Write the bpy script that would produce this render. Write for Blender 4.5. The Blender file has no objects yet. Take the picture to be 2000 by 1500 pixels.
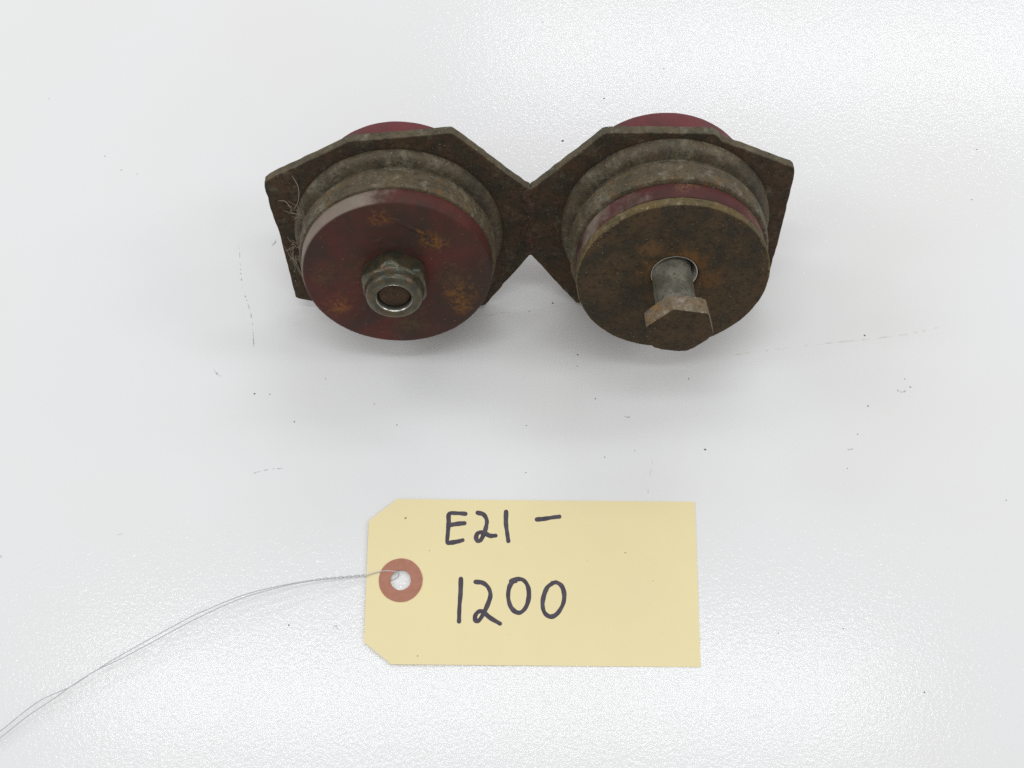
import bpy, bmesh, math, random
from mathutils import Vector, Matrix
random.seed(4)
MM = 0.001
scene = bpy.context.scene
COL = scene.collection

# ------------------------------------------------------------------ camera
CAM_D, CAM_TH, CAM_F = 0.5085, math.radians(17.87), 2600.0      # distance, tilt from plumb, focal length in px of a 2000 px frame
cd = bpy.data.cameras.new('camera')
cam = bpy.data.objects.new('camera', cd); COL.objects.link(cam)
cam.location = (0, -CAM_D*math.sin(CAM_TH), CAM_D*math.cos(CAM_TH))
cam.rotation_euler = (CAM_TH, 0, 0)
cd.sensor_width = 36; cd.lens = 36*CAM_F/2000; cd.clip_start = 0.01; cd.clip_end = 50
scene.camera = cam

# ------------------------------------------------------------------ light: an office ceiling of fluorescent troffers
world = bpy.data.worlds.new('World'); scene.world = world; world.use_nodes = True
bg = world.node_tree.nodes['Background']
bg.inputs['Color'].default_value = (1.0, 0.992, 0.972, 1); bg.inputs['Strength'].default_value = 0.50
def troffer(x, y, sx, sy, radiance, z=1.6, col=(0.955, 0.975, 1.0)):
    l = bpy.data.lights.new('ceiling_light', 'AREA'); l.shape = 'RECTANGLE'; l.size = sx; l.size_y = sy
    l.energy = radiance*math.pi*sx*sy; l.color = col
    o = bpy.data.objects.new('ceiling_light', l); COL.objects.link(o); o.location = (x, y, z)
    return o
troffer(-0.03, 0.02, 1.25, 0.15, 8.5)
troffer(0.58, 1.13, 1.25, 0.16, 8.5)
for x, y in ((0.5, 2.16), (-1.9, 1.13), (-2.0, 0.10), (2.1, 0.10), (2.9, 1.13)):
    troffer(x, y, 1.25, 0.40, 6.0)

scene.view_settings.view_transform = 'Standard'; scene.view_settings.look = 'None'
scene.view_settings.gamma = 1; scene.view_settings.exposure = 0.05
scene.view_settings.use_curve_mapping = False
scene.render.engine = 'CYCLES'
scene.cycles.use_denoising = False      # keep the grain of a small camera and the sparkle of the table's coat
scene.cycles.use_adaptive_sampling = False

# ------------------------------------------------------------------ helpers
def tag(o, label=None, cat=None, kind=None):
    if label: o['label'] = label
    if cat: o['category'] = cat
    if kind: o['kind'] = kind
    return o
def link(name, me, mat, parent=None, loc=None, sharp=35):
    o = bpy.data.objects.new(name, me); COL.objects.link(o)
    if mat: me.materials.append(mat)
    for p in me.polygons: p.use_smooth = True
    me.set_sharp_from_angle(angle=math.radians(sharp))
    if parent: o.parent = parent
    if loc is not None: o.location = loc
    return o
def mesh(name, v, f):
    me = bpy.data.meshes.new(name); me.from_pydata(v, [], f); me.validate(); me.update(); return me
def rings(name, prof, n=128, rfun=None, wob=0.0, closed=False, seed=0):
    """loft of rings round z; prof = [(r, s)] in mm; rfun(angle, s, r) may reshape, first/last ring capped unless closed"""
    rnd = random.Random(seed); ph = [rnd.uniform(0, 6.28) for _ in range(8)]
    v, f = [], []
    for r, s in prof:
        for i in range(n):
            a = 2*math.pi*i/n
            q = rfun(a, s, r) if rfun else r
            if wob: q += wob*(0.5*math.sin(2*a+ph[0])+0.3*math.sin(5*a+ph[1]+s*.2)+0.25*math.sin(11*a+ph[2]+s*.6)+0.2*math.sin(23*a+ph[3]+s)+0.15*math.sin(41*a+ph[4]-s*1.3))
            v.append((q*math.cos(a)*MM, q*math.sin(a)*MM, s*MM))
    m = len(prof)
    for j in range(m if closed else m-1):
        k = (j+1) % m
        for i in range(n):
            i2 = (i+1) % n
            f.append((j*n+i, j*n+i2, k*n+i2, k*n+i))
    if not closed:
        f.append(tuple(reversed(range(n)))); f.append(tuple((m-1)*n+i for i in range(n)))
    return mesh(name, v, f)
def catmull(P, per=8):
    P = [Vector(p) for p in P]; out = []
    Q = [2*P[0]-P[1]]+P+[2*P[-1]-P[-2]]
    for i in range(1, len(Q)-2):
        a, b, c, d = Q[i-1:i+3]
        for k in range(per):
            t = k/per
            out.append(0.5*((2*b)+(c-a)*t+(2*a-5*b+4*c-d)*t*t+(3*b-3*c+d-a)*t**3))
    out.append(P[-1]); return out
def tube_data(P, r, n=8, taper=False):
    v, f = [], []; up = Vector((0.13, 0.21, 1)).normalized()
    for i, p in enumerate(P):
        d = (P[min(i+1, len(P)-1)]-P[max(i-1, 0)]).normalized()
        a = d.cross(up).normalized(); b = a.cross(d)
        rr = r*(1-0.7*abs(2*i/(len(P)-1)-1)**3) if taper else r
        for k in range(n):
            w = 2*math.pi*k/n; v.append(tuple(p+(a*math.cos(w)+b*math.sin(w))*rr))
    for i in range(len(P)-1):
        for k in range(n):
            k2 = (k+1) % n; f.append((i*n+k, i*n+k2, (i+1)*n+k2, (i+1)*n+k))
    f.append(tuple(reversed(range(n)))); f.append(tuple((len(P)-1)*n+k for k in range(n)))
    return v, f
def join(parts):
    V, F = [], []
    for v, f in parts:
        o = len(V); V += v; F += [tuple(i+o for i in q) for q in f]
    return V, F

# ---- picking table positions measured on the photograph (2000 x 1500 grid) at a known height above the table
_C = Vector(cam.location)
_Fw = Vector((0, math.sin(CAM_TH), -math.cos(CAM_TH))); _Up = Vector((0, math.cos(CAM_TH), math.sin(CAM_TH)))
def at(px, py, z=0.0):
    d = _Fw+Vector((1, 0, 0))*((px-1000)/CAM_F)+_Up*((750-py)/CAM_F)
    return _C+d*((z-_C.z)/d.z)

# ------------------------------------------------------------------ materials
class NT:
    def __init__(s, name):
        s.m = bpy.data.materials.new(name); s.m.use_nodes = True; s.t = s.m.node_tree
        s.b = s.t.nodes['Principled BSDF']; s.tc = s.t.nodes.new('ShaderNodeTexCoord')
    def n(s, k, **kw):
        x = s.t.nodes.new(k)
        for a, b in kw.items(): setattr(x, a, b)
        return x
    def l(s, a, b): s.t.links.new(a, b)
    def noise(s, scale, detail=4, rough=0.6, dist=0.0, vec=None):
        x = s.n('ShaderNodeTexNoise'); x.inputs['Scale'].default_value = scale; x.inputs['Detail'].default_value = detail
        x.inputs['Roughness'].default_value = rough; x.inputs['Distortion'].default_value = dist
        s.l(vec or s.tc.outputs['Object'], x.inputs['Vector']); return x.outputs['Fac']
    def ramp(s, fac, a, b):
        x = s.n('ShaderNodeMapRange'); x.interpolation_type = 'SMOOTHSTEP'
        x.inputs['From Min'].default_value = a; x.inputs['From Max'].default_value = b
        s.l(fac, x.inputs['Value']); return x.outputs['Result']
    def mix(s, fac, a, b):
        x = s.n('ShaderNodeMix', data_type='RGBA')
        if isinstance(fac, (int, float)): x.inputs[0].default_value = fac
        else: s.l(fac, x.inputs[0])
        for i, c in ((6, a), (7, b)):
            if isinstance(c, tuple): x.inputs[i].default_value = (*c, 1)
            else: s.l(c, x.inputs[i])
        return x.outputs[2]
    def math(s, op, a, b=0.0):
        x = s.n('ShaderNodeMath', operation=op)
        for i, c in enumerate((a, b)):
            if isinstance(c, (int, float)): x.inputs[i].default_value = c
            else: s.l(c, x.inputs[i])
        return x.outputs[0]
    def spot(s, p, r, soft=0.6, wob=0.5):
        """patch of wear round a fixed place on the piece, ragged by noise"""
        x = s.n('ShaderNodeVectorMath', operation='DISTANCE'); s.l(s.tc.outputs['Object'], x.inputs[0]); x.inputs[1].default_value = tuple(c*MM for c in p)
        d = s.math('DIVIDE', x.outputs['Value'], r*MM)
        d = s.math('ADD', d, s.math('MULTIPLY', s.math('SUBTRACT', s.noise(260, 5, 0.7), 0.5), wob*3))
        return s.ramp(d, 1.0, 1.0-soft)
    def bump(s, h, dist, strength=1.0, prev=None):
        x = s.n('ShaderNodeBump'); x.inputs['Strength'].default_value = strength; x.inputs['Distance'].default_value = dist
        s.l(h, x.inputs['Height'])
        if prev: s.l(prev, x.inputs['Normal'])
        return x.outputs['Normal']
    def done(s, color=None, rough=None, normal=None, metal=0.0, spec=0.5):
        if color is not None:
            if isinstance(color, tuple): s.b.inputs['Base Color'].default_value = (*color, 1)
            else: s.l(color, s.b.inputs['Base Color'])
        if rough is not None:
            if isinstance(rough, (int, float)): s.b.inputs['Roughness'].default_value = rough
            else: s.l(rough, s.b.inputs['Roughness'])
        if normal: s.l(normal, s.b.inputs['Normal'])
        s.b.inputs['Metallic'].default_value = metal; s.b.inputs['Specular IOR Level'].default_value = spec
        return s.m

def rusty(name, dark, brown, dust, orange, dust_amt=(0.5, 0.75), orange_amt=(0.64, 0.8), bumpd=0.00035, spots=(), rough=0.8, spec=0.15):
    t = NT(name)
    c = t.mix(t.ramp(t.noise(95, 8, 0.72), 0.40, 0.60), tuple(x*0.70 for x in dark), tuple(x*0.86 for x in brown))
    c = t.mix(t.ramp(t.noise(150, 8, 0.78, 0.4), *dust_amt), c, dust)
    c = t.mix(t.ramp(t.noise(230, 7, 0.75, 0.3), *orange_amt), c, orange)
    for p, r, col in spots: c = t.mix(t.math('MULTIPLY', t.spot(p, r, 0.7, 0.9), 0.75), c, col)
    c = t.mix(t.math('MULTIPLY', t.ramp(t.noise(520, 5, 0.75), 0.50, 0.36), 0.65), c, tuple(x*0.35 for x in dark))
    c = t.mix(t.ramp(t.noise(1300, 3, 0.6), 0.64, 0.74), c, tuple(min(1, x*1.7) for x in dust))
    n1 = t.bump(t.noise(420, 7, 0.75), bumpd*1.3); n2 = t.bump(t.noise(1700, 3, 0.6), bumpd*0.5, prev=n1)
    return t.done(c, rough, n2, spec=spec)

DUST = (0.19, 0.17, 0.125); ORANGE = (0.20, 0.085, 0.022)
M_plate = rusty('rusty_plate', (0.066, 0.056, 0.038), (0.092, 0.056, 0.034), (0.165, 0.148, 0.105), (0.115, 0.052, 0.026), (0.50, 0.78), (0.60, 0.80))
M_edge = rusty('lit_cut_edge', (0.125, 0.112, 0.075), (0.145, 0.115, 0.072), (0.20, 0.185, 0.135), (0.13, 0.07, 0.03), (0.5, 0.72), (0.64, 0.82))  # plate edges painted paler than the faces, overhead light put into the colour
M_collar = rusty('rusty_collar', (0.080, 0.066, 0.042), (0.108, 0.080, 0.046), (0.175, 0.155, 0.105), (0.15, 0.07, 0.022), (0.46, 0.68), (0.58, 0.76), rough=0.6, spec=0.35)
M_sleeve = rusty('scaled_sleeve', (0.115, 0.094, 0.056), (0.140, 0.102, 0.056), (0.21, 0.187, 0.132), (0.17, 0.085, 0.024), (0.48, 0.66), (0.53, 0.68), 0.0006, rough=0.6, spec=0.35)
M_washer = rusty('rusty_washer', (0.062, 0.052, 0.036), (0.092, 0.060, 0.033), (0.15, 0.13, 0.085), (0.135, 0.066, 0.026), (0.58, 0.8), (0.62, 0.82),
                 spots=(((4, 7, 4), 9, (0.20, 0.095, 0.03)), ((-6, 3, 4), 9, (0.15, 0.08, 0.03)), ((13, 0, 4), 6, (0.14, 0.07, 0.028)), ((-9, 14, 4), 6, (0.15, 0.085, 0.04))))
M_rim = rusty('golden_lit_rim', (0.15, 0.125, 0.065), (0.17, 0.12, 0.055), (0.25, 0.21, 0.13), (0.24, 0.15, 0.04), (0.5, 0.7), (0.58, 0.75))  # golden washer rim, the brightness of a lit edge painted in
M_weld = rusty('weld', (0.08, 0.055, 0.04), (0.11, 0.06, 0.04), (0.16, 0.14, 0.115), (0.14, 0.065, 0.03), (0.52, 0.72))
M_head = rusty('rusty_bolt_head', (0.066, 0.049, 0.032), (0.092, 0.058, 0.032), (0.16, 0.13, 0.09), (0.17, 0.08, 0.025), (0.56, 0.78))
M_flat = rusty('bolt_flats', (0.20, 0.16, 0.11), (0.23, 0.17, 0.105), (0.33, 0.285, 0.225), (0.30, 0.145, 0.034), (0.48, 0.66), (0.53, 0.66), rough=0.6)
M_end = rusty('bolt_end', (0.075, 0.055, 0.036), (0.10, 0.058, 0.034), (0.12, 0.10, 0.075), (0.13, 0.06, 0.025))

def poly(name, spots=(), film=0.75, rim_dust=0.0, base=(0.098, 0.027, 0.022), base2=(0.064, 0.023, 0.019), film_col=(0.036, 0.028, 0.020), rim_dir=(-0.8, 0.6), rim_from=-0.2):
    """red urethane: grime film, rust patches, and dust that sticks to part of the outer rim"""
    t = NT(name)
    c = t.mix(t.ramp(t.noise(60, 5, 0.6), 0.35, 0.65), base, base2)
    c = t.mix(t.math('MULTIPLY', t.ramp(t.noise(48, 7, 0.68, 0.5), 0.40, 0.66), film), c, film_col)
    c = t.mix(t.math('MULTIPLY', t.ramp(t.noise(110, 6, 0.7, 0.3), 0.60, 0.85), 0.35), c, (0.24, 0.15, 0.13))
    for p, r, col in spots: c = t.mix(t.math('MULTIPLY', t.math('MULTIPLY', t.spot(p, r*1.25, 0.9, 0.5), t.ramp(t.noise(420, 8, 0.8, 0.6), 0.44, 0.58)), 0.85), c, col)
    if rim_dust:
        sp = t.n('ShaderNodeSeparateXYZ'); t.l(t.tc.outputs['Object'], sp.inputs[0])
        rad = t.math('SQRT', t.math('ADD', t.math('POWER', sp.outputs[0], 2.0), t.math('POWER', sp.outputs[1], 2.0)))
        rim = t.ramp(rad, 32.7*MM, 33.3*MM)
        dr = t.math('DIVIDE', t.math('ADD', t.math('MULTIPLY', sp.outputs[0], rim_dir[0]), t.math('MULTIPLY', sp.outputs[1], rim_dir[1])), 33.5*MM)
        dr = t.math('ADD', dr, t.math('MULTIPLY', t.math('SUBTRACT', t.noise(90, 5, 0.7), 0.5), 1.1))
        k = t.math('MULTIPLY', t.math('MULTIPLY', rim, t.ramp(dr, rim_from, rim_from+0.45)), rim_dust)
        c = t.mix(k, c, t.mix(t.noise(300, 5, 0.7), (0.19, 0.145, 0.115), (0.29, 0.25, 0.21)))
    c = t.mix(t.ramp(t.noise(1100, 2, 0.5), 0.70, 0.8), c, (0.26, 0.19, 0.14))
    n = t.bump(t.noise(160, 4, 0.6), 0.0004); n = t.bump(t.noise(1200, 3, 0.6), 0.00008, prev=n)
    return t.done(c, t.mix(t.noise(180, 4), (0.45,)*3, (0.65,)*3), n, spec=0.18)
RO = (0.20, 0.085, 0.018); RB = (0.085, 0.052, 0.025)
M_redL = poly('red_urethane_front', (((22, -16, 8), 4, RO), ((16, 15, 8), 4, RO), ((-26, 2, 8), 6, RB), ((-22, -14, 8), 6, RO), ((22, -9, 8), 7, RO), ((-9, -1, 8), 12, RB), ((13, 16, 8), 5, RO), ((20, -2, 8), 7, RB), ((-4, 27, 8), 4.5, RO), ((3, -22, 8), 9, RB), ((0, 8, 8), 10, (0.05, 0.038, 0.028))),
              rim_dust=0.85, rim_from=0.5)
M_redR = poly('red_urethane_behind_washer', (((3, 34, 2), 5, (0.17, 0.10, 0.045)), ((28, 20, 2), 6, (0.16, 0.09, 0.04))), rim_dust=0.85, rim_dir=(-0.86, 0.5), rim_from=0.80, film=0.6, base=(0.095, 0.026, 0.028))
M_redB = poly('red_urethane_rear', (((-22, 22, -12), 10, (0.30, 0.20, 0.18)),), film=0.3, base=(0.150, 0.036, 0.040), base2=(0.12, 0.034, 0.036))

t = NT('zinc_shank')
c = t.mix(t.ramp(t.noise(150, 5, 0.65), 0.4, 0.62), (0.19, 0.185, 0.14), (0.38, 0.37, 0.31))
c = t.mix(t.ramp(t.noise(330, 6, 0.75), 0.53, 0.68), c, (0.12, 0.085, 0.05))
M_zinc = t.done(c, 0.42, t.bump(t.noise(900, 3), 0.00006), metal=0.55)
t = NT('bright_steel_tube'); M_tube = t.done((0.75, 0.73, 0.68), 0.35, t.bump(t.noise(500, 3), 0.00005), metal=0.3)
t = NT('lock_nut_metal')
c = t.mix(t.ramp(t.noise(190, 5, 0.65), 0.4, 0.62), (0.052, 0.054, 0.038), (0.10, 0.094, 0.062))
c = t.mix(t.ramp(t.noise(330, 6, 0.75), 0.47, 0.64), c, (0.11, 0.070, 0.034))
M_nut = t.done(c, t.mix(t.noise(260, 4), (0.15,)*3, (0.45,)*3), t.bump(t.noise(700, 4), 0.00012), metal=0.45)

t = NT('white_melamine')
peel = t.noise(900, 2.0, 0.5); peel2 = t.noise(2200, 1, 0.5)
stain = t.ramp(t.noise(9, 5, 0.6), 0.35, 0.75)
c = t.mix(stain, (0.822, 0.826, 0.832), (0.81, 0.81, 0.80))
M_table = t.done(c, 0.6, spec=0.0)
t.b.inputs['Coat Weight'].default_value = 0.55; t.b.inputs['Coat IOR'].default_value = 1.5
t.l(t.mix(t.noise(25, 3), (0.07,)*3, (0.11,)*3), t.b.inputs['Coat Roughness'])
t.l(t.bump(peel2, 0.000014, prev=t.bump(peel, 0.00006)), t.b.inputs['Coat Normal'])
t = NT('manila_card')
c = t.mix(t.ramp(t.noise(40, 5, 0.6), 0.3, 0.7), (0.855, 0.75, 0.425), (0.84, 0.73, 0.425))
fl = t.n('ShaderNodeMapping'); fl.inputs['Scale'].default_value = (1, 3.5, 1); t.l(t.tc.outputs['Object'], fl.inputs['Vector'])
c = t.mix(t.math('MULTIPLY', t.ramp(t.noise(900, 4, 0.7, 0.2, fl.outputs[0]), 0.55, 0.8), 0.25), c, (0.66, 0.54, 0.27))
c = t.mix(t.ramp(t.noise(420, 1, 0.3), 0.80, 0.84), c, (0.30, 0.24, 0.15))
M_card = t.done(c, 0.5, t.bump(t.noise(1300, 4), 0.00002), spec=0.35)
t = NT('red_fibre_ring')
c = t.mix(t.ramp(t.noise(420, 5, 0.7), 0.35, 0.7), (0.40, 0.175, 0.115), (0.46, 0.205, 0.15))
M_ring = t.done(c, 0.6, t.bump(t.noise(1500, 3), 0.00002), spec=0.3)
t = NT('marker_ink')
c = t.mix(t.ramp(t.noise(330, 4, 0.6), 0.35, 0.7), (0.050, 0.040, 0.058), (0.078, 0.064, 0.085))
M_ink = t.done(c, 0.5, spec=0.35)
t = NT('tin_wire'); M_wire = t.done((0.56, 0.56, 0.58), 0.35, metal=0.4)
t = NT('dark_grit'); M_grit = t.done(t.mix(t.noise(300), (0.08, 0.08, 0.10), (0.26, 0.25, 0.25)), 0.9)
t = NT('scuff_grey'); M_scuff = t.done(t.mix(t.ramp(t.noise(600, 4), 0.35, 0.65), (0.36, 0.36, 0.38), (0.72, 0.72, 0.72)), 0.6)
t = NT('scuff_pale'); M_scuff2 = t.done(t.mix(t.ramp(t.noise(300, 4), 0.35, 0.65), (0.66, 0.63, 0.58), (0.79, 0.785, 0.77)), 0.5)
t = NT('lint'); M_lint = t.done((0.28, 0.24, 0.175), 0.9)

# ------------------------------------------------------------------ the table
bm = bmesh.new(); bmesh.ops.create_cube(bm, size=1)
bmesh.ops.scale(bm, vec=(1.8, 1.2, 0.03), verts=bm.verts)
me = bpy.data.meshes.new('table_top'); bm.to_mesh(me); bm.free()
table = link('table_top', me, M_table, loc=(0, 0.1, -0.015)); tag(table, kind='structure')
table['label'] = 'white laminate table top with a fine orange peel sheen'

# ------------------------------------------------------------------ the double mount: local frame u (across), v (up the plate), s (along the bushing axes)
O = Vector((6.703, 49.230, 41.484))*MM
EX = Vector((0.99966, 0.02611, 0)).normalized(); EN = Vector((0.02374, -0.90881, 0.41654)).normalized(); EP = EN.cross(EX).normalized(); EX = EP.cross(EN)
RM = Matrix((EX, EP, EN)).transposed()
BASE = Vector((O.x, O.y, 0))
mount = bpy.data.objects.new('twin_bushing_mount', None); COL.objects.link(mount); mount.empty_display_size = 0.02
mount.matrix_world = Matrix.Translation(BASE) @ RM.to_4x4()
tag(mount, 'rusty steel twin mount of two joined plates with dark red round bushings', 'mount')
OFF = RM.transposed() @ (O-BASE)
def L(u, v, s): return OFF+Vector((u, v, s))*MM
UL, VL, UR, VR = -47.95, -3.6, 48.70, -2.0

def plate(pts, hole, side, seed):
    rnd = random.Random(seed); T = 4.0
    out = []
    for i, (a, b) in enumerate(zip(pts, pts[1:]+pts[:1])):
        a, b = Vector(a), Vector(b); n = max(1, int((b-a).length/2.2))
        seam = abs(a.x) < .6 and abs(b.x) < .6
        for k in range(n):
            p = a.lerp(b, k/n)
            if not seam and abs(p.x) > 3: p += Vector((rnd.gauss(0, .10), rnd.gauss(0, .10)))
            out.append(p)
    bm = bmesh.new()
    lo = [bm.verts.new((p.x*MM, p.y*MM, 0)) for p in out]
    hu, hv, hr = hole; N = 72
    hi = [bm.verts.new(((hu+hr*math.cos(2*math.pi*k/N))*MM, (hv+hr*math.sin(2*math.pi*k/N))*MM, 0)) for k in range(N)]
    ed = [bm.edges.new((l[i], l[(i+1) % len(l)])) for l in (lo, hi) for i in range(len(l))]
    bmesh.ops.triangle_fill(bm, use_beauty=True, use_dissolve=False, edges=ed, normal=(0, 0, 1))
    bm.normal_update()
    for f in bm.faces:
        if f.normal.z < 0: f.normal_flip()
    fr = list(bm.faces)
    ret = bmesh.ops.extrude_face_region(bm, geom=fr, use_keep_orig=True)
    vs = [g for g in ret['geom'] if isinstance(g, bmesh.types.BMVert)]
    bmesh.ops.translate(bm, verts=vs, vec=(0, 0, -T*MM))
    bmesh.ops.recalc_face_normals(bm, faces=bm.faces)
    me = bpy.data.meshes.new('plate'); bm.to_mesh(me); bm.free()
    o = link('plate', me, M_plate, mount, L(0, 0, 0), sharp=30)
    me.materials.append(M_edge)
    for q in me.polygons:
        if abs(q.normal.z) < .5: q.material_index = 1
    b = o.modifiers.new('bevel', 'BEVEL'); b.width = 0.45*MM; b.segments = 2; b.limit_method = 'ANGLE'; b.angle_limit = math.radians(50)
    return o
pl = plate([(-0.01, 14.2), (-2, 15.4), (-26.0, 39.0), (-27.4, 39.6), (-62.6, 37.0), (-64.8, 35.6), (-92.2, 21.4), (-93.8, 20.0), (-94.0, 18.2), (-93.2, 8), (-91.8, -3.2), (-90.0, -35.9), (-88.6, -37.0),
            (-82.6, -38.4), (-66, -42.6), (-20.0, -43.0), (-17.6, -42.6), (-0.01, -16.8)], (UL, VL, 33.2), -1, 1)
pr = plate([(0.01, 14.2), (0.01, -16.8), (17.6, -42.4), (20, -43.0), (66, -42.6), (84, -37.6), (90.4, -35.6), (91.6, -20), (92.7, -3), (93.6, 18.8), (93.2, 20.8), (91.8, 21.8), (69.6, 32.0), (66.4, 33.4),
            (64.6, 35.6), (62.8, 36.9), (26.6, 38.2), (24.8, 37.4), (2, 15.6)], (UR, VR, 33.2), 1, 2)
pl['label'] = 'flat rusty plate on the side of the bare red bushing'; pr['label'] = 'flat rusty plate on the side of the washer and bolt'

# weld bead along the seam: an uneven ridge of lumps
v, f = [], []; rnd = random.Random(7); n, k = 60, 16
for i in range(n+1):
    y = -17.0+31.3*i/n
    w = 2.4+0.7*math.sin(i*.45)+0.35*math.sin(i*1.1+1)+rnd.uniform(-.2, .2); h = 0.75+0.3*math.sin(i*.62+1)+rnd.uniform(-.12, .12); cx = 0.7*math.sin(i*.2)-.9
    e = math.sqrt(min(1, min(i, n-i)/5+.02))
    for j in range(k):
        a = 2*math.pi*j/k; sn = math.sin(a)
        v.append(((cx*e+w*(.25+.75*e)*math.cos(a))*MM, y*MM, ((h*e*sn if sn > 0 else 4.2*sn*e)-0.1)*MM))
for i in range(n):
    for j in range(k): f.append((i*k+j, i*k+(j+1) % k, (i+1)*k+(j+1) % k, (i+1)*k+j))
f.append(tuple(range(k))); f.append(tuple(n*k+j for j in reversed(range(k))))
link('weld_bead', mesh('weld_bead', v, [tuple(reversed(q)) for q in f]), M_weld, mount, L(0, 0, 0), sharp=60)

# collars (rolled flange on the plate), sleeves, bushings
def collar(u, v, d, seed):
    p = [(33.0, -0.5), (36.8, -0.25), (37.5, 0.4), (37.75, 1.3), (37.7, 2.2+d*.5), (37.3, 3.2+d*.8), (36.5, 4.0+d), (35.3, 4.5+d), (34.0, 4.7+d), (33.1, 5.0+d), (32.9, 5.6+d), (32.9, 7.2+d)]
    return link('collar', rings('collar', p+[(32.0, 7.2+d), (32.0, -0.5)], wob=0.12, closed=True, seed=seed), M_collar, mount, L(u, v, 0))
collar(UL, VL, 0, 3); collar(UR, VR, 1.4, 4)
def sleeve(u, v, s0, s1, R, seed):
    p = [(32.9, s0-1.5), (33.0, s0-.2), (33.4, s0), (R-.5, s0+.1), (R-.1, s0+.5), (R, s0+1.4), (R+.1, s0+3.5), (R, s1-2), (R-.1, s1-.9), (R-.45, s1-.25), (R-1.0, s1), (32.2, s1), (32.2, s0-1.5)]
    return link('sleeve', rings('sleeve', p, wob=0.14, closed=True, seed=seed), M_sleeve, mount, L(u, v, 0))
sleeve(UL, VL, 8.4, 17.4, 35.0, 5); sleeve(UR, VR, 10.2, 19.2, 35.3, 6)
def bushing(name, u, v, s0, prof, mat, seed, bore, wob=0.10):
    return link(name, rings(name, prof+[(bore, prof[-1][1]), (bore, prof[0][1])], wob=wob, closed=True, seed=seed), mat, mount, L(u, v, s0), sharp=32)
bl = bushing('front_bushing', UL, VL, 16.4, [(31.9, -8), (31.9, 0), (33.0, .1), (33.55, .5), (33.75, 1.2), (33.7, 4), (33.5, 6.6), (33.3, 7.2), (32.8, 7.65), (32.0, 7.8), (24, 7.85), (15, 7.8)], M_redL, 8, 8.6)
br = bushing('front_bushing', UR, VR, 19.2, [(31.9, -8), (31.9, 0), (32.9, .05), (33.4, .4), (33.6, 1.2), (33.6, 6.5), (33.3, 7.4), (32.6, 7.8), (20, 7.82)], M_redR, 9, 8.6)
bl['label'] = 'bare dark red bushing face with rust stains round the nut'; br['label'] = 'dark red bushing rim between sleeve and washer'
for u, v, dep, R, sd in ((UL, VL, 23.9, 31.6, 10), (UR, VR, 21.4, 32.9, 11)):
    bushing('rear_bushing', u, v, 0, [(15, -dep), (R-1.0, -dep), (R-.3, -dep+.3), (R, -dep+1), (R, -5), (R-.4, -3.9), (31.4, -3.9), (31.4, -1)], M_redB, sd, 8.6)

# torn gouge near the top of the bare bushing: a raised lip and a fissure
gv, gf = [], []
gp = catmull([(-4, 26.5, 7.9), (0, 26.4, 8.05), (4, 24.2, 8.1), (8.5, 21.0, 8.05), (12, 18.6, 8.0), (14.8, 17.2, 7.8)], 6)
rnd = random.Random(5)
for i, p in enumerate(gp):
    e = math.sin(math.pi*i/(len(gp)-1))
    for dv, dz in ((-1.3*e-.1, -.25), (-.5*e, .28*e+rnd.uniform(-.05, .05)), (.05, .42*e+rnd.uniform(-.08, .08)), (.28*e, -.1), (1.2*e+.1, -.25)):
        gv.append(((p.x+dv*.5)*MM, (p.y+dv)*MM, (p.z-.05+dz)*MM))
for i in range(len(gp)-1):
    for j in range(4): gf.append((i*5+j, (i+1)*5+j, (i+1)*5+j+1, i*5+j+1))
M_gouge = poly('torn_urethane', (((13, 18, 8), 7, RO), ((-4, 26, 8), 6, RO)))
link('torn_lip', mesh('torn_lip', gv, gf), M_gouge, bl, None, sharp=80)

# washer with an off-centre hole
W0, W1, N = 27.1, 31.1, 128
v, f = [], []; rnd = random.Random(3)
loops = [((0, 0), 33.2, W0), ((0, 0), 33.75, W0+.4), ((0, 0), 33.8, W1-.5), ((0, 0), 33.45, W1-.12), ((0, 0), 33.0, W1), ((.2, 1.0), 20, W1-.05), ((.4, 2.0), 9.6, W1), ((.4, 2.0), 8.8, W1-.1), ((.4, 2.0), 8.4, W1-.5), ((.4, 2.0), 8.3, W0)]
for (cx, cy), R, s in loops:
    for i in range(N):
        a = 2*math.pi*i/N; q = R+.07*math.sin(3*a+1)+.05*math.sin(17*a)+.04*math.sin(37*a+2)
        v.append(((cx+q*math.cos(a))*MM, (cy+q*math.sin(a))*MM, (s-W0)*MM))
m = len(loops)
for j in range(m):
    k = (j+1) % m
    for i in range(N): f.append((j*N+i, j*N+(i+1) % N, k*N+(i+1) % N, k*N+i))
wm = mesh('washer', v, f)
link('washer', wm, M_washer, mount, L(UR, VR, W0), sharp=40)
wm.materials.append(M_rim)
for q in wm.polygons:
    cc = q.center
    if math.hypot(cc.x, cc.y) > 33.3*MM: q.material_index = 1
link('inner_tube', rings('inner_tube', [(8.22, -22), (8.22, 12.0), (8.1, 12.3), (7.95, 12.3), (7.8, 12.0), (7.8, -22)], n=64, closed=True), M_tube, mount, L(UR+.4, VR+2.0, 18.2))

# hexagon helper: rings whose radius is the smaller of a hexagon and a cone
def hexr(ap, rot):
    def fn(a, s, r):
        t = (a-rot) % (math.pi/3)-math.pi/6
        return min(r, ap/math.cos(t))
    return fn
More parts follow.
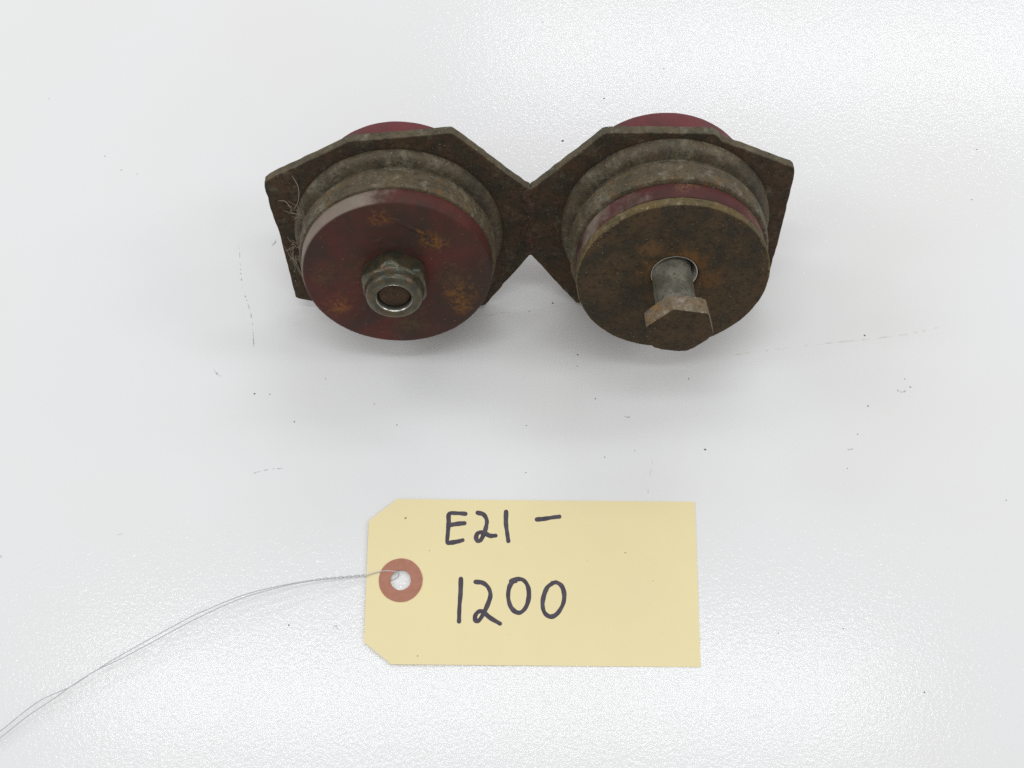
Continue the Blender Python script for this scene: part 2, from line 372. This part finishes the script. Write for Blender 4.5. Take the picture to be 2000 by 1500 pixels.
# lock nut on the bare bushing
nut = link('lock_nut', rings('lock_nut', [(11.6, 0), (12.1, .5), (12.25, 1.2), (12.25, 4.8), (11.9, 5.7), (11.2, 6.5), (10.6, 6.9), (10.25, 7.6), (10.15, 9.6), (9.8, 10.8), (9.1, 11.5), (8.2, 11.8), (7.2, 11.75), (6.5, 11.4), (6.2, 10.6), (6.15, 4)],
           n=144, rfun=hexr(11.0, math.radians(35)), wob=0.05, seed=12), M_nut, mount, L(UL-.6, VL-.1, 24.15), sharp=40)
link('bolt_end', rings('bolt_end', [(5.75, 2), (5.7, 9.0), (5.5, 9.5), (5.0, 9.8), (2.5, 9.9), (0.4, 9.85)], n=48, wob=.04, seed=13), M_end, nut, None, sharp=50)

t = NT('polished_lip'); M_lip = t.done((0.42, 0.42, 0.38), 0.22, metal=0.9)
link('insert_ring', rings('insert_ring', [(6.2, 9.4), (6.55, 11.3), (6.35, 11.5), (6.05, 11.2), (5.85, 10.2), (5.85, 9.4)], n=64, closed=True), M_lip, nut, None, sharp=60)

# loose bolt drooping in the washer's hole
A = Vector((UR-.45, VR+1.35, 31)); B = Vector((UR+.1, VR-1.5, 55.4)); bd = (B-A).normalized()
BQ = Vector((0, 0, 1)).rotation_difference(bd).to_matrix().to_4x4()
Ll = (B-A).length; HT = 7.0
bolt = link('bolt', rings('bolt', [(6.2, -30), (7.0, -29), (6.95, -2), (6.9, Ll-HT-1.0), (7.3, Ll-HT-.3), (7.8, Ll-HT+.1), (7.8, Ll-HT+1)], n=64, wob=.04, seed=14), M_zinc, mount, sharp=40)
bolt.matrix_local = Matrix.Translation(L(*A)) @ BQ
bolt['label'] = 'silvery bolt shank with a rusty hexagon head, hanging loose in the washer'
z0 = Ll-HT
hd = rings('bolt_head', [(10.6, z0), (11.6, z0+.12), (12.3, z0+.6), (12.5, z0+1.2), (12.5, Ll-1.5), (12.3, Ll-.95), (11.8, Ll-.45), (11.0, Ll-.12), (10.2, Ll), (4, Ll+.05)], n=288, rfun=hexr(10.55, math.radians(46)), wob=.05, seed=15)
head = link('bolt_head', hd, M_flat, bolt, None, sharp=28)
hd.materials.append(M_head)
for p in hd.polygons:
    if p.center.z > (Ll-.4)*MM: p.material_index = 1

# lint caught on the collar of the bare bushing
rnd = random.Random(21); parts = []
def strand(pts, r=.10): parts.append(tube_data([p*MM for p in catmull(pts, 5)], r*MM, 5, True))
clumps = [(-35.5, 14, 5), (-33, 11.5, 6), (-38.5, -2, 4), (-38.2, -10, 3.5)]
for cx, cy, cs in clumps:
    for _ in range(13):
        a = rnd.uniform(0, 6.28); ln = rnd.uniform(1.5, 5.5); P = Vector((cx+rnd.gauss(0, .7), cy+rnd.gauss(0, .9), cs+rnd.gauss(0, .4)))
        pts = [P]
        for _k in range(3):
            a += rnd.gauss(0, .8); P = P+Vector((math.cos(a), math.sin(a), rnd.gauss(0, .25)))*ln/3; pts.append(P)
        strand(pts, rnd.uniform(.05, .11))
strand([(-36.5, 15, 5.2), (-34, 19, 5), (-33.5, 24, 3.4), (-35.5, 27.5, 1.0)], .13)
strand([(-36.8, 14, 4), (-39, 16.5, 2), (-42, 16, .7)], .13)
strand([(-38.7, -3, 4), (-39.6, -9, 3), (-38, -15, 3.4), (-36.2, -21, 6)], .14)
strand([(-41, -6, .6), (-40, -12, 1.6), (-37.8, -17, 4)], .12)
strand([(-43, -5, .4), (-41.5, -9, .8), (-40, -16, 1.0), (-41, -19, .5)], .10)
v, f = join(parts)
lint = link('lint_fibres', mesh('lint_fibres', v, f), M_lint, mount, L(UL, VL, 0)); lint['kind'] = 'stuff'

# settle the mount on the table: lowest point of all its meshes to z = 0
bpy.context.view_layer.update()
low = min((ob.matrix_world @ vv.co).z for ob in mount.children_recursive if ob.type == 'MESH' for vv in ob.data.vertices)
mount.location.z -= low
print('mount lowest', low)

# ------------------------------------------------------------------ the shipping tag
TC = Vector((7.315, -75.7, 0))*MM; TR = -0.00785; TW, TH_ = 60.3, 30.15
tagroot = bpy.data.objects.new('shipping_tag', None); COL.objects.link(tagroot); tagroot.location = TC; tagroot.rotation_euler = (0, 0, TR); tagroot.empty_display_size = 0.02
tag(tagroot, 'pale yellow manila shipping tag with handwritten black marker number', 'tag')
def tz(x, y): return 0.06+0.75*((60.3-x)/120.6)**2+0.10*(1-abs(y)/30)*(1-((x/60)**2))
cr = cam.rotation_euler
def tl(px, py):
    """photograph position to tag coordinates in mm"""
    p = at(px, py)-TC; c_, s_ = math.cos(-TR), math.sin(-TR)
    return Vector(((p.x*c_-p.y*s_)/MM, (p.x*s_+p.y*c_)/MM))
hc = tl(783, 1134); HR, RR = 3.75, 7.95
TK = 0.28
out = [(-TW+10.2, TH_), (-TW+.6, TH_-7.7), (-TW, TH_-8.6), (-TW, -TH_+8.2), (-TW+.5, -TH_+7.4), (-TW+10.1, -TH_), (TW, -TH_), (TW, TH_)]
bm = bmesh.new(); lo = []
for a, b in zip(out, out[1:]+out[:1]):
    a, b = Vector(a), Vector(b); n = max(1, int((b-a).length/3))
    for k in range(n):
        p = a.lerp(b, k/n); lo.append(bm.verts.new((p.x*MM, p.y*MM, 0)))
hv = [bm.verts.new(((hc.x+HR*math.cos(2*math.pi*k/48))*MM, (hc.y+HR*math.sin(2*math.pi*k/48))*MM, 0)) for k in range(48)]
ed = [bm.edges.new((l[i], l[(i+1) % len(l)])) for l in (lo, hv) for i in range(len(l))]
bmesh.ops.triangle_fill(bm, use_beauty=True, use_dissolve=False, edges=ed, normal=(0, 0, 1))
for x in [q for q in range(-57, 60, 4)]:
    bmesh.ops.bisect_plane(bm, geom=list(bm.verts)+list(bm.edges)+list(bm.faces), plane_co=(x*MM, 0, 0), plane_no=(1, 0, 0))
for y in range(-27, 30, 6):
    bmesh.ops.bisect_plane(bm, geom=list(bm.verts)+list(bm.edges)+list(bm.faces), plane_co=(0, y*MM, 0), plane_no=(0, 1, 0))
bm.normal_update()
for q in bm.faces:
    if q.normal.z < 0: q.normal_flip()
ret = bmesh.ops.extrude_face_region(bm, geom=list(bm.faces), use_keep_orig=True)
up = [g for g in ret['geom'] if isinstance(g, bmesh.types.BMVert)]
bmesh.ops.translate(bm, verts=up, vec=(0, 0, TK*MM))
for q in bm.verts: q.co.z += tz(q.co.x/MM, q.co.y/MM)*MM
bmesh.ops.recalc_face_normals(bm, faces=bm.faces)
me = bpy.data.meshes.new('card'); bm.to_mesh(me); bm.free()
link('card', me, M_card, tagroot, sharp=40)
# fibre ring round the hole
v, f = [], []; N = 64
for R, dz in ((HR-.05, -.02), (HR-.05, .26), (HR+.12, .30), (RR-.15, .30), (RR, .25), (RR, -.02)):
    for i in range(N):
        a = 2*math.pi*i/N; q = R+.03*math.sin(5*a+R)+.02*math.sin(13*a)
        x, y = hc.x+q*math.cos(a), hc.y+q*math.sin(a)
        v.append((x*MM, y*MM, (tz(x, y)+TK+dz)*MM))
for j in range(5):
    for i in range(N): f.append((j*N+i, (j+1)*N+i, (j+1)*N+(i+1) % N, j*N+(i+1) % N))
rg = link('reinforcement_ring', mesh('reinforcement_ring', v, f), M_ring, tagroot, sharp=40)
bmx = bmesh.new(); bmx.from_mesh(rg.data); bmesh.ops.recalc_face_normals(bmx, faces=bmx.faces); bmx.to_mesh(rg.data); bmx.free()
rg['label'] = 'reddish brown round reinforcement patch'

def ink(name, strokes, label, w=0.80):
    V, F = [], []; z0 = .012
    for si, st in enumerate(strokes):
        rnd = random.Random(len(st)*7+si)
        P = [tl(680+x/2.7778, 950+y/2.7778) for x, y in st]
        P = [p.to_3d() for p in P]; C = catmull(P, 9); n = len(C); o = len(V)
        ph = rnd.uniform(0, 6)
        # round caps at both ends
        d0 = (C[0]-C[1]).normalized(); d1 = (C[-1]-C[-2]).normalized()
        ws = [w*(1+.09*math.sin(ph+i*.21)+.05*math.sin(i*.7)) for i in range(n)]
        pts = []
        for k in range(5, 0, -1):
            a = math.pi/2*k/5.01; pts.append((C[0]+d0*ws[0]*math.sin(a), ws[0]*math.cos(a), -d0))
        for i in range(n): pts.append((C[i], ws[i], (C[min(i+1, n-1)]-C[max(i-1, 0)]).normalized()))
        for k in range(1, 6):
            a = math.pi/2*k/5.01; pts.append((C[-1]+d1*ws[-1]*math.sin(a), ws[-1]*math.cos(a), d1))
        m = len(pts)
        for i, (p, ww, d) in enumerate(pts):
            nn = Vector((-d.y, d.x, 0)); z = z0+.05*i/m
            for sgn in (1, -1):
                q = p+nn*ww*sgn; V.append((q.x*MM, q.y*MM, (tz(q.x, q.y)+TK+z)*MM))
        for i in range(m-1): F.append((o+2*i, o+2*i+1, o+2*i+3, o+2*i+2))
        z0 += .02
    ob = link(name, mesh(name, V, F), M_ink, tagroot, sharp=80); ob['label'] = label
ink('written_letter', [[(636, 151), (590, 148), (549, 152), (546, 200), (541, 260), (539, 304), (560, 307), (600, 300), (621, 294)], [(548, 213), (590, 206), (631, 202)]], 'handwritten black letter E')
ink('written_digit', [[(703, 145), (735, 155), (752, 185), (749, 220), (738, 255), (722, 290), (706, 299), (695, 285), (699, 262), (717, 251), (745, 258), (770, 270), (800, 269)]], 'handwritten black digit 2 in the upper line')
ink('written_digit', [[(857, 140), (856, 200), (862, 250), (869, 298)]], 'handwritten black digit 1 in the upper line')
ink('written_dash', [[(1024, 181), (1060, 178), (1110, 170), (1145, 166)]], 'handwritten black dash after the upper line')
ink('written_digit', [[(612, 504), (610, 580), (604, 660), (602, 734)]], 'handwritten black digit 1 in the lower line')
ink('written_digit', [[(692, 520), (730, 525), (760, 550), (772, 590), (760, 635), (735, 690), (711, 727), (693, 730), (689, 706), (705, 683), (730, 681), (770, 714), (824, 746)]], 'handwritten black digit 2 in the lower line')
ink('written_digit', [[(884, 516), (915, 505), (950, 510), (975, 545), (980, 600), (965, 655), (935, 685), (905, 680), (880, 650), (868, 600), (874, 550), (892, 520), (908, 516)]], 'handwritten black zero beside the digit 2')
ink('written_digit', [[(1112, 525), (1080, 550), (1060, 600), (1055, 650), (1068, 690), (1100, 708), (1135, 690), (1165, 640), (1172, 590), (1160, 545), (1132, 523), (1108, 526)]], 'handwritten black zero at the end of the number')

# ------------------------------------------------------------------ the tie wire
def hz(px):     # height of the wire over the table, mm
    K = [(-200, 1.0), (0, 3.0), (150, 4.5), (350, 6.6), (500, 6.8), (620, 4.4), (700, 1.9), (745, 1.35), (772, 1.1)]
    for (a, b), (c_, d_) in zip(K, K[1:]):
        if px <= c_: q = (px-a)/(c_-a); return b+(d_-b)*q
    return K[-1][1]
def wp(px, py, dz=0): return at(px, py, (hz(px)+dz)*MM)
up_ = [(-160, 1548), (-70, 1478), (0, 1428), (50, 1388), (86, 1364), (142, 1339), (189, 1308), (258, 1267), (344, 1220), (387, 1198), (464, 1166), (516, 1151), (572, 1139), (606, 1133)]
dn_ = [(-160, 1562), (-70, 1492), (0, 1441), (52, 1400), (103, 1366), (142, 1338), (185, 1311), (241, 1284), (301, 1252), (366, 1217), (430, 1186), (482, 1165), (538, 1149), (572, 1141), (606, 1135)]
axis = catmull([wp(606, 1134), wp(640, 1130), (wp(675, 1127)), wp(712, 1123.5)], 14)
tw = [[], []]
for i, p in enumerate(axis):
    for k in (0, 1):
        a = 2*math.pi*3.5*i/(len(axis)-1)+math.pi*k
        g = .29*min(1, i/4)
        tw[k].append(p+Vector((.15*math.cos(a), math.cos(a), math.sin(a)))*g*MM)
hook = [wp(732, 1118.5), wp(750, 1115), wp(764, 1115.2), at(774, 1117, 1.1*MM), at(779, 1120.5, .75*MM), at(778.5, 1124, .42*MM), at(773.5, 1129, .25*MM), at(766, 1132.5, .21*MM), at(756, 1133.5, .2*MM)]
sa = catmull([wp(*p) for p in up_[:-1]], 6)+tw[0][2:]
sb = catmull([wp(*p) for p in dn_[:-1]], 6)+tw[1][2:]
wire = bpy.data.objects.new('tie_wire', None); COL.objects.link(wire); b0 = at(606, 1134); wire.location = (b0.x, b0.y, 0); wire.empty_display_size = 0.01
tag(wire, 'thin silver twisted wire looped through the ring of the shipping tag', 'wire')
inv = Vector(wire.location)
for pts in (sa+catmull([tw[0][-1]]+hook, 6)[1:], sb):
    v, f = tube_data([p-inv for p in pts], .19*MM, 8)
    link('strand', mesh('strand', v, f), M_wire, wire, sharp=60)

# ------------------------------------------------------------------ crumbs and scuffs lying on the table
rnd = random.Random(33); parts = []
def grain(px, py, r, flat=.5):
    c0 = at(px, py); v = []; f = []; n = 7
    r *= .19*MM*.36
    for k, (rr, z) in enumerate(((.8, .00), (1.0, .4*flat), (.55, .9*flat))):
        for i in range(n):
            a = 2*math.pi*i/n+k*.3; q = r*rr*rnd.uniform(.65, 1.25)
            v.append((c0.x+q*math.cos(a)*1.2, c0.y+q*math.sin(a)*.9, 2e-5+z*r))
    for k in range(2):
        for i in range(n): f.append((k*n+i, k*n+(i+1) % n, (k+1)*n+(i+1) % n, (k+1)*n+i))
    f.append(tuple(2*n+i for i in range(n))); parts.append((v, f))
for px, py, r in ((1099, 275, 7), (1180, 192, 5), (1297, 134, 4), (1060, 43, 3), (497, 769, 5), (527, 770, 3.5), (575, 824, 4), (775, 830, 4), (1163, 779, 4), (1377, 878, 6), (1181, 893, 3.5), (1028, 831, 3), (1027, 923, 3),
                  (1695, 793, 4.5), (1778, 756, 4), (1675, 848, 3.5), (1080, 592, 5), (1128, 693, 4), (1127, 715, 3), (1034, 608, 3), (1689, 655, 5), (1908, 292, 3.5), (1805, 1352, 4), (564, 1221, 4), (205, 305, 3), (237, 332, 3), (268, 340, 2.5),
                  (1767, 740, 3), (1647, 1228, 3), (96, 193, 2.5), (1898, 390, 3), (731, 789, 3), (1655, 915, 2.5), (1965, 977, 3), (1520, 1237, 2.5), (1345, 740, 3), (636, 740, 2.5), (1240, 880, 2.5)):
    grain(px, py, r)
v, f = join(parts)
g = link('dust_specks', mesh('dust_specks', v, f), M_grit, sharp=30); tag(g, 'scattered tiny dark crumbs of dust on the white table', 'dust', 'stuff')
def strip(pts, w, breaks, seed):
    rnd = random.Random(seed); C = catmull([at(x, y, 1.5e-5) for x, y in pts], 14); out = []
    run = []
    for i, p in enumerate(C):
        if rnd.random() < breaks:
            if len(run) > 1: out.append(run)
            run = []
        else: run.append(p)
    if len(run) > 1: out.append(run)
    for run in out:
        v, f = [], []; n = len(run)
        for i, p in enumerate(run):
            d = (run[min(i+1, n-1)]-run[max(i-1, 0)]).normalized(); nn = Vector((-d.y, d.x, 0))
            ww = w*.5*.19*MM*(.25+.75*math.sin(math.pi*(i+.5)/n))*rnd.uniform(.6, 1.2)
            jit = nn*rnd.gauss(0, .06)*MM
            v += [tuple(p+nn*ww+jit), tuple(p-nn*ww+jit)]
        for i in range(n-1): f.append((2*i, 2*i+1, 2*i+3, 2*i+2))
        yield v, f
P1 = list(strip([(467, 480), (470, 525), (473, 560), (483, 590), (492, 625), (496, 678)], 2.4, .33, 1))+list(strip([(494, 925), (503, 922), (525, 917), (553, 915)], 2.4, .22, 2))+list(strip([(418, 722), (424, 730), (432, 735)], 3, .1, 3))\
    + list(strip([(531, 480), (537, 474), (539, 468)], 4, .05, 4))+list(strip([(1752, 762), (1762, 766), (1770, 763)], 4, .05, 5))+list(strip([(1219, 813), (1226, 815), (1231, 814)], 3, .05, 6))+list(strip([(0, 1084), (4, 1090)], 3, 0, 7))\
    + list(strip([(650, 1228), (656, 1222), (660, 1229)], 2, 0, 8))+list(strip([(1655, 878), (1668, 877)], 2.5, 0, 9))
P2 = list(strip([(1430, 694), (1500, 684), (1600, 672), (1700, 662), (1780, 651), (1832, 640)], 3.4, .12, 11))+list(strip([(1274, 900), (1268, 940), (1263, 985)], 2.5, .2, 12))+list(strip([(225, 1045), (240, 1042)], 3, .1, 13))+list(strip([(950, 617), (980, 611), (1010, 612)], 3, .2, 14))
for nm, P, mt, lb in (('scuff_marks', P1, M_scuff, 'fine broken grey scuff lines scratched into the table'), ('hairline_scratches', P2, M_scuff2, 'faint pale brown hairline scratches on the table')):
    v, f = join(P); s = link(nm, mesh(nm, v, f), mt, table, -Vector(table.location)); s['kind'] = 'stuff'; s['label'] = lb
